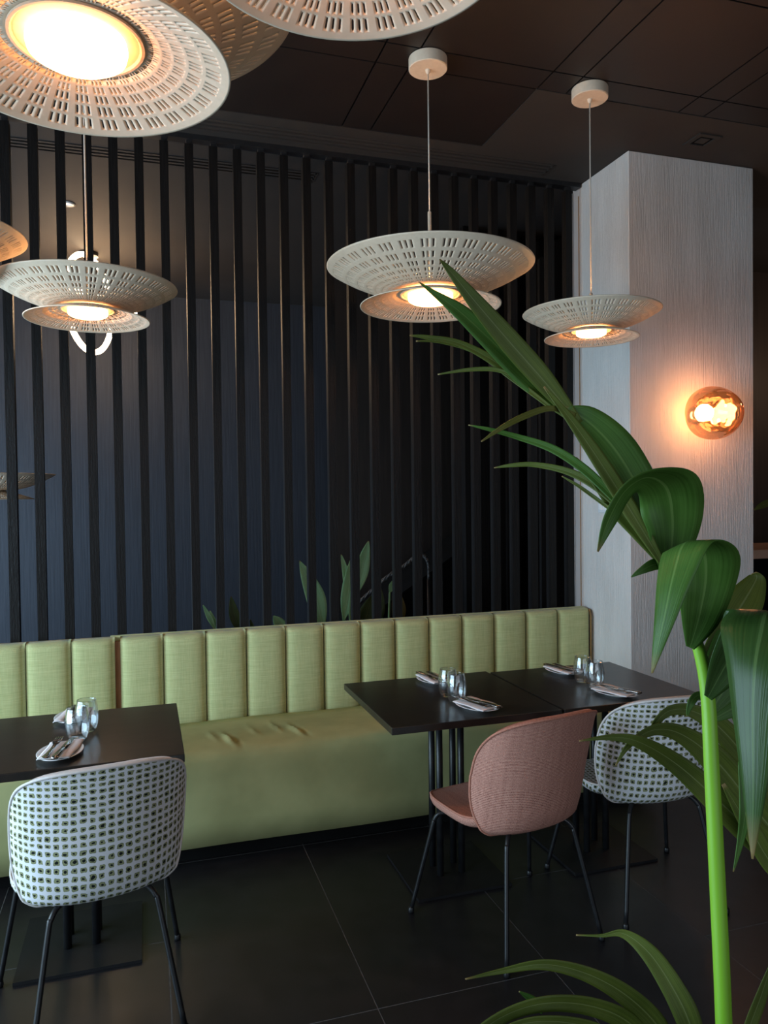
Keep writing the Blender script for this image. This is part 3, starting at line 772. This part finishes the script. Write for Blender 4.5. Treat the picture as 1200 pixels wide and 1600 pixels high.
# ------------------------------------------------------------------ leaves
def leaf_mb(ctrl, sub=7, fold=.18, across=6):
    """ctrl: list of (x_px, y_px, depth, width_px, side_angle_deg or None, tilt_deg)"""
    pts = []
    for i, c in enumerate(ctrl):
        x, y, d, w = c[:4]; ang = c[4] if len(c) > 4 else None; tl = c[5] if len(c) > 5 else 0
        if ang is None:
            a, b = ctrl[max(i-1, 0)], ctrl[min(i+1, len(ctrl)-1)]
            ang = math.degrees(math.atan2(-(b[1]-a[1]), b[0]-a[0]))-90
            if i > 0:
                while ang-pts[-1][4] > 180: ang -= 360
                while ang-pts[-1][4] < -180: ang += 360
        pts.append((x, y, d, w, ang, tl))
    sm = spline(pts, sub); mb = MB(); uv = []
    n1 = across+1
    for i, (x, y, d, w, ang, tl) in enumerate(sm):
        p = P(x, y, d); hw = max(w, .6)/F*d/2
        side = (rgt*math.cos(R(ang))+up*math.sin(R(ang)))*math.cos(R(tl))+fwd*math.sin(R(tl))
        a, b = sm[max(i-1, 0)], sm[min(i+1, len(sm)-1)]
        tan = (P(*b[:3])-P(*a[:3])).normalized()
        nrm = side.cross(tan)
        nrm = nrm.normalized() if nrm.length > 1e-6 else -fwd
        for k in range(n1):
            u = 2*k/across-1
            q = p+side*hw*u+nrm*hw*fold*(abs(u)**1.3-.5)
            mb.v.append(tuple(q)); uv.append(((u+1)/2, i/(len(sm)-1)))
    for i in range(len(sm)-1):
        for k in range(across): mb.f.append((i*n1+k, i*n1+k+1, (i+1)*n1+k+1, (i+1)*n1+k))
    mb.uv = uv; return mb
def leaf(name, ctrl, mat, parent, fold=.18, sub=7):
    mb = leaf_mb(ctrl, sub, fold)
    base = parent.matrix_world if False else None
    org = Vector((0, 0, 0)); q = parent
    while q is not None: org += q.location; q = q.parent
    mb.v = [tuple(Vector(v)-org) for v in mb.v]
    o = obj(name, mb, mat, parent, True)
    s = o.modifiers.new('solid', 'SOLIDIFY'); s.thickness = .0009; s.offset = 0
    return o

# foreground palm in its pot (the pot stands below the frame)
base = P(1131, 1600, .95); pb = Vector((base.x+.02, base.y+.02, 0))
palm = tag(empty('potted_palm', pb), 'tall green kentia palm with arching fronds in the right foreground', 'palm')
obj('pot', MB().lathe([(0, 0), (.13, 0), (.15, .02), (.18, .30), (.185, .32), (.165, .32), (.16, .27), (0, .27)], n=40), M['potmat'], palm, True)
obj('soil', MB().lathe([(0, .285), (.1, .282), (.158, .272), (.158, .271), (0, .271)], n=32), M['soil'], palm, True)
def frond(pts, rad, mat, n=6):
    e = [tuple(Vector(p)-pb) for p in pts]
    s = spline([tuple(p)+(r,) for p, r in zip(e, rad)], n)
    return obj('frond', MB().tube([q[:3] for q in s], [q[3] for q in s], 12), mat, palm, True)
f1 = frond([pb+Vector((.01, .01, .27)), pb+Vector((0, -.01, .6)), P(1131, 1600, .95), P(1122, 1400, .95), P(1112, 1200, .95), P(1105, 1080, .95), P(1088, 1000, .95), P(1060, 925, .95), P(1030, 865, .96), P(985, 790, .97), P(930, 700, .99), P(880, 640, 1.0), P(850, 600, 1.01)],
           [.012, .0105, .0100, .0097, .0092, .0085, .0072, .0055, .004, .003, .0022, .0016, .001], M['stem'])
L = [
 ('leaf_olive', [(905, 662, 1.0, 14), (850, 595, 1.0, 34), (800, 538, .99, 36), (745, 474, .97, 26), (705, 425, .96, 12), (687, 405, .95, 2)]),
 ('leaf', [(890, 652, 1.01, 10), (830, 592, 1.02, 40), (770, 534, 1.02, 34), (720, 488, 1.02, 24), (680, 459, 1.02, 10), (655, 441, 1.02, 2)]),
 ('leaf_olive', [(900, 660, 1.0, 8), (845, 618, 1.02, 18), (785, 572, 1.03, 16), (720, 537, 1.04, 10), (668, 527, 1.04, 7), (640, 524, 1.04, 2)]),
 ('leaf_olive', [(865, 640, 1.0, 6), (800, 590, 1.03, 10), (745, 550, 1.05, 9), (690, 534, 1.06, 6), (650, 533, 1.06, 2)]),
 ('leaf_olive', [(800, 585, 1.02, 6), (770, 577, 1.03, 7), (730, 578, 1.04, 6), (684, 585, 1.05, 2)]),
 ('leaf_yellow', [(900, 648, .99, 6), (860, 638, .97, 9), (820, 650, .95, 10), (785, 668, .93, 8), (752, 690, .92, 2)]),
 ('leaf', [(962, 780, .98, 14), (915, 735, 1.0, 15), (865, 702, 1.02, 13), (810, 683, 1.04, 9), (765, 671, 1.05, 6), (732, 664, 1.06, 1.5)]),
 ('leaf_olive', [(970, 792, .98, 14), (930, 758, 1.0, 15), (885, 736, 1.02, 11), (835, 726, 1.04, 8), (800, 727, 1.05, 6), (772, 731, 1.06, 1.5)]),
 ('leaf_olive', [(960, 800, .98, 6), (930, 778, 1.0, 6), (902, 758, 1.01, 5), (878, 744, 1.02, 1.5)]),
 ('leaf_olive', [(1035, 880, .97, 12), (1000, 835, .98, 24), (965, 795, .99, 26), (925, 745, 1.0, 12), (900, 715, 1.01, 3)]),
 ('leaf_olive', [(1036, 882, .935, 10), (990, 805, .945, 25), (942, 728, .955, 25), (895, 660, .965, 16), (850, 604, .975, 3)]),
 # broad terminal leaflet
 ('leaf', [(1046, 880, .97, 20), (1030, 830, .98, 52), (1000, 765, .98, 62), (960, 700, .99, 64), (915, 655, 1.0, 44), (880, 640, 1.0, 10)]),
 # broad leaflet folded over to the left
 ('leaf', [(1042, 900, .95, 14, 0, 0), (1050, 860, .95, 66, 5, 10), (1052, 810, .94, 92, 12, 0), (1042, 764, .92, 98, 35, -30), (1012, 748, .89, 70, 62, -55), (978, 768, .87, 48, 108, -45), (952, 812, .86, 30, 145, -30), (934, 862, .86, 3, 158, -20)]),
 # second folded leaflet with long drooping tip
 ('leaf', [(1078, 1012, .94, 14, -25, 0), (1094, 962, .93, 70, -12, 10), (1104, 905, .92, 92, 0, 0), (1098, 862, .90, 100, 14, -35), (1072, 852, .87, 92, 24, -55), (1054, 900, .85, 64, 12, -52), (1038, 970, .84, 36, 14, -48), (1019, 1052, .84, 3, 16, -40)]),
 # third folded leaflet at the frame edge
 ('leaf_shaded', [(1106, 1090, .93, 14, -35, 0), (1135, 1040, .92, 64, -30, 10), (1168, 990, .91, 86, -18, 0), (1190, 962, .89, 104, -10, -35), (1196, 962, .86, 122, -8, -55), (1191, 985, .84, 126, -4, -40), (1182, 1040, .82, 100, 2, -50), (1178, 1120, .81, 72, 3, -52), (1178, 1220, .80, 42, 2, -50), (1176, 1342, .80, 3, 2, -45)]),
 ('leaf_olive', [(1096, 1030, .97, 10), (1130, 990, .99, 40), (1160, 945, 1.01, 60), (1182, 905, 1.03, 30), (1178, 895, 1.03, 8)]),
 ('leaf', [(1100, 1062, .96, 8), (1125, 1020, .98, 40), (1150, 975, 1.0, 44), (1166, 930, 1.02, 4)]),
 ('leaf', [(1106, 1120, .96, 8), (1135, 1075, .97, 46), (1170, 1035, .98, 56), (1215, 1000, 1.0, 40)]),
 ('leaf', [(1112, 1125, .97, 10), (1160, 1100, .98, 34), (1200, 1085, .99, 40), (1240, 1070, 1.0, 30)]),
 ('leaf', [(1040, 885, .96, 8), (1022, 882, .95, 18), (1000, 893, .94, 10), (986, 902, .94, 1.5)]),
 ('leaf', [(1160, 1190, .84, 14), (1165, 1260, .83, 20), (1158, 1310, .83, 12), (1146, 1362, .83, 1.5)]),
]
for mk, ctrl in L: leaf('leaflet', ctrl, M[mk], f1)
# side frond whose leaflets reach in from the right edge
f2 = frond([pb+Vector((.06, .03, .27)), P(1330, 1560, 1.05), P(1330, 1450, 1.1), P(1300, 1400, 1.15), P(1240, 1360, 1.2)], [.009, .008, .007, .006, .004], M['stem'])
L2 = [
 ('leaf_olive', [(1290, 1405, 1.15, 20), (1200, 1325, 1.13, 44), (1130, 1258, 1.1, 44), (1060, 1196, 1.08, 32), (1000, 1160, 1.05, 20), (955, 1152, 1.04, 10), (905, 1158, 1.03, 2)]),
 ('leaf_olive', [(1300, 1400, 1.17, 20), (1200, 1288, 1.16, 46), (1125, 1195, 1.14, 46), (1070, 1150, 1.12, 30), (1025, 1140, 1.1, 18), (985, 1162, 1.08, 10), (962, 1196, 1.07, 2)]),
 ('leaf_olive', [(1310, 1390, 1.19, 20), (1200, 1228, 1.18, 44), (1130, 1142, 1.16, 36), (1085, 1112, 1.15, 22), (1048, 1110, 1.14, 16), (1024, 1130, 1.13, 10), (1015, 1150, 1.12, 2)]),
 ('leaf', [(1112, 1092, 1.1, 4), (1092, 1086, 1.09, 12), (1080, 1098, 1.08, 12), (1073, 1120, 1.08, 2)]),
 ('leaf_olive', [(1320, 1380, 1.22, 20), (1220, 1215, 1.2, 40), (1165, 1130, 1.18, 34), (1140, 1095, 1.17, 10)]),
 ('leaf_olive', [(1295, 1420, 1.12, 16), (1215, 1360, 1.1, 30), (1170, 1290, 1.09, 26), (1130, 1225, 1.08, 6)]),
]
for mk, ctrl in L2: leaf('leaflet', ctrl, M[mk], f2)
# low frond along the bottom edge
f3 = frond([pb+Vector((-.04, .02, .27)), P(1130, 1850, 1.0), P(1090, 1720, 1.02), P(1040, 1660, 1.05), P(960, 1640, 1.08)], [.008, .007, .006, .005, .003], M['stem'])
L3 = [
 ('leaf_olive', [(1060, 1660, 1.05, 14), (1025, 1600, 1.05, 34), (975, 1553, 1.04, 32), (915, 1521, 1.03, 24), (850, 1507, 1.02, 17), (785, 1517, 1.02, 9), (727, 1530, 1.01, 2)]),
 ('leaf_olive', [(1105, 1690, 1.03, 14), (1078, 1600, 1.03, 38), (1052, 1545, 1.04, 36), (1015, 1490, 1.06, 28), (975, 1459, 1.08, 14), (940, 1462, 1.09, 5), (900, 1461, 1.10, 2)]),
 ('leaf_olive', [(1040, 1660, 1.06, 10), (985, 1600, 1.04, 30), (930, 1574, 1.02, 30), (865, 1567, 1.0, 26), (805, 1580, .99, 22), (750, 1612, .98, 18), (700, 1660, .97, 4)]),
 ('leaf_olive', [(990, 1640, 1.04, 10), (930, 1608, 1.0, 22), (860, 1596, .98, 20), (800, 1605, .97, 14), (740, 1640, .96, 2)]),
 ('leaf', [(850, 1580, 1.02, 12), (832, 1562, 1.02, 13), (811, 1549, 1.02, 2)]),
 ('leaf_olive', [(1150, 1680, .98, 10), (1170, 1610, .98, 20), (1190, 1555, .98, 18), (1207, 1500, .98, 3)]),
]
for mk, ctrl in L3: leaf('leaflet', ctrl, M[mk], f3)

# paddle-leaved plants standing between the slats and the stairs
planter = Vector((.75, 4.42, 0))
def PYZ(x, y, Y): return P(x, y, Y/(P(x, y, 1).y))
def paddle_plant(label, px0, leaves):
    b = PYZ(px0, 1100, 4.42); b.z = 0
    t = tag(empty('paddle_plant', b), label, 'plant', 'paddle leaved plants behind the slats')
    obj('pot', MB().lathe([(0, 0), (.06, 0), (.07, .3), (.06, .3), (.055, .27), (0, .27)], n=24), M['potmat'], t, True)
    for (mk, x0, y0, x1, y1, wd, dd, xs_, ys_) in leaves:
        dd = (dd+.14)/P(x0, y0, 1).y; a = Vector((0, 0, .25)); s0 = P(x0, y0, dd)-b
        obj('stalk', MB().tube([a, a*.4+s0*.6+Vector((0, 0, -.06)), s0], .006, 8), M['leaf_pale'] if mk == 'leaf_pale' else M['leaf_dark'], t, True)
        ln = [(x0, y0, dd, 3), (x0+(x1-x0)*.25+xs_*.6, y0+(y1-y0)*.25, dd, wd*.8), (x0+(x1-x0)*.5+xs_, y0+(y1-y0)*.5, dd, wd), (x0+(x1-x0)*.8+xs_*.5, y0+(y1-y0)*.8, dd, wd*.6), (x1, y1, dd, 1.5)]
        leaf('paddle_leaf', ln, M[mk], t, .25, 5)
paddle_plant('low pale green leaf tips at the left of the plants behind the slats', 350, [('leaf_pale', 338, 985, 317, 945, 9, 4.2, 0, 0), ('leaf_pale', 341, 990, 328, 954, 9, 4.2, 0, 0), ('leaf_dark', 376, 990, 361, 932, 17, 4.3, -2, 0), ('leaf_dark', 400, 1000, 391, 968, 8, 4.3, 0, 0)])
paddle_plant('plant behind the slats with one broad pale green leaf leaning left', 470, [('leaf_pale', 505, 985, 468, 876, 30, 4.22, 6, 0), ('leaf_pale', 445, 990, 427, 962, 20, 4.2, 2, 0)])
paddle_plant('tallest plant behind the slats with upright bright green leaves', 545, [('leaf_pale', 537, 970, 549, 872, 22, 4.3, 2, 0), ('leaf_pale', 538, 960, 533, 866, 14, 4.32, 8, 0), ('leaf_pale', 556, 930, 576, 845, 22, 4.3, 0, 0), ('leaf_pale', 548, 975, 550, 915, 14, 4.28, 3, 0)])
paddle_plant('plant behind the slats with dark olive and brown leaves by the rope rail', 600, [('leaf_dark', 566, 985, 582, 930, 26, 4.25, 0, 0), ('leaf_dark', 584, 985, 592, 912, 28, 4.25, 0, 0), ('leaf_pale', 592, 920, 587, 893, 12, 4.27, 0, 0), ('leaf_brown', 622, 985, 616, 914, 22, 4.25, 4, 0), ('leaf_pale', 609, 925, 618, 904, 11, 4.27, 0, 0)])

# ------------------------------------------------------------------ stairs with rope handrail behind the screen
st = tag(empty('staircase', (1.6, 5.6, 0)), 'black boxed staircase side rising to the right behind the slats', 'staircase')
so = Vector((1.6, 5.6, 0))
a, b_, c_ = P(560, 985, 5.7), P(640, 926, 5.7), P(735, 866, 5.7)
mb = MB(); ys_ = (-.12, .45)
pv = [(a.x-so.x-.8, 0), (a.x-so.x-.8, a.z-.45), (b_.x-so.x, b_.z), (c_.x-so.x, c_.z), (c_.x-so.x+.9, c_.z+.5), (c_.x-so.x+.9, 0)]
vs = [(x, y, z) for y in ys_ for x, z in pv]; n = len(pv)
mb.add(vs, [tuple(range(n)), tuple(reversed(range(n, 2*n)))]+[(i, i+n, (i+1) % n+n, (i+1) % n) for i in range(n)])
obj('stair_side', mb, M['void'], st)
rp = [P(x, y, 5.4) for x, y in ((540, 960), (565, 938), (600, 906), (630, 886), (652, 868), (662, 868), (669, 880), (670, 905))]
rs = spline([tuple(p) for p in rp], 16)
rope = tag(empty('rope_handrail', rp[0]), 'twisted black rope handrail beside the staircase behind the slats', 'handrail')
for ph in (0, 1, 2):
    pts = []
    for i, q in enumerate(rs):
        an = i*.55+ph*2.094
        pts.append(Vector(q)-rp[0]+(up*math.cos(an)+fwd*math.sin(an))*.009)
    obj('strand', MB().tube(pts, .0095, 6), M['rope'], rope, True)
obj('post', MB().tube([P(670, 905, 5.4)-rp[0], Vector((P(670, 905, 5.4).x, P(670, 905, 5.4).y, 0))-rp[0]], .014, 10), M['black'], rope, True)

l = bpy.data.lights.new('counter_fill_light', 'POINT'); l.energy = 9; l.color = (1, .62, .38); l.shadow_soft_size = .12  # unseen point light without a fitting, added to brighten the counter
lo = bpy.data.objects.new('counter_fill_light', l); C.objects.link(lo); lo.location = (5.5, 4.3, 2.6)
# ------------------------------------------------------------------ beyond the pillar at the right edge
p = P(1190, 865, 5.0)
t = tag(empty('service_counter', (p.x+.6, p.y+.25, 0)), 'black counter with a pale copper pink edge beyond the pillar at the right edge', 'counter')
obj('body', MB().box(-.75, .9, -.18, .25, 0, p.z-.035), M['void'], t)
obj('counter_top', MB().box(-.8, .95, -.25, .3, p.z-.034, p.z+.025), M['counter'], t, bevel=.004)
t = tag(empty('wall_battens', (P(1190, 700, 5.2).x, 5.24, 0)), 'dark timber battens on the wall beyond the pillar at the right edge', 'slat screen')
bm_ = MB().box(-.02, .02, -.03, .03, 0, H-.01).mesh('batten'); bm_.materials.append(M['slat'])
for k in range(14): put('batten', bm_, None, t, (-.6+k*.1, 0, 0))
q = P(1190, 792, 4.6)
t = tag(empty('counter_plant', (P(1225, 862, 4.9).x, P(1225, 862, 4.9).y, p.z+.026)), 'leafy plant on the counter with one leaf showing at the right edge', 'plant')
obj('pot', MB().lathe([(0, 0), (.05, 0), (.06, .11), (.05, .11), (.048, .09), (0, .09)], n=24), M['potmat'], t, True)
leaf('leaf_blade', [(1226, 840, 4.9, 4), (1222, 800, 4.9, 16), (1205, 786, 4.88, 12), (1190, 790, 4.86, 10), (1178, 797, 4.85, 2)], M['leaf_yellow'], t)
leaf('leaf_blade', [(1230, 840, 4.9, 4), (1240, 800, 4.9, 16), (1255, 780, 4.9, 12), (1275, 790, 4.9, 2)], M['leaf_yellow'], t)
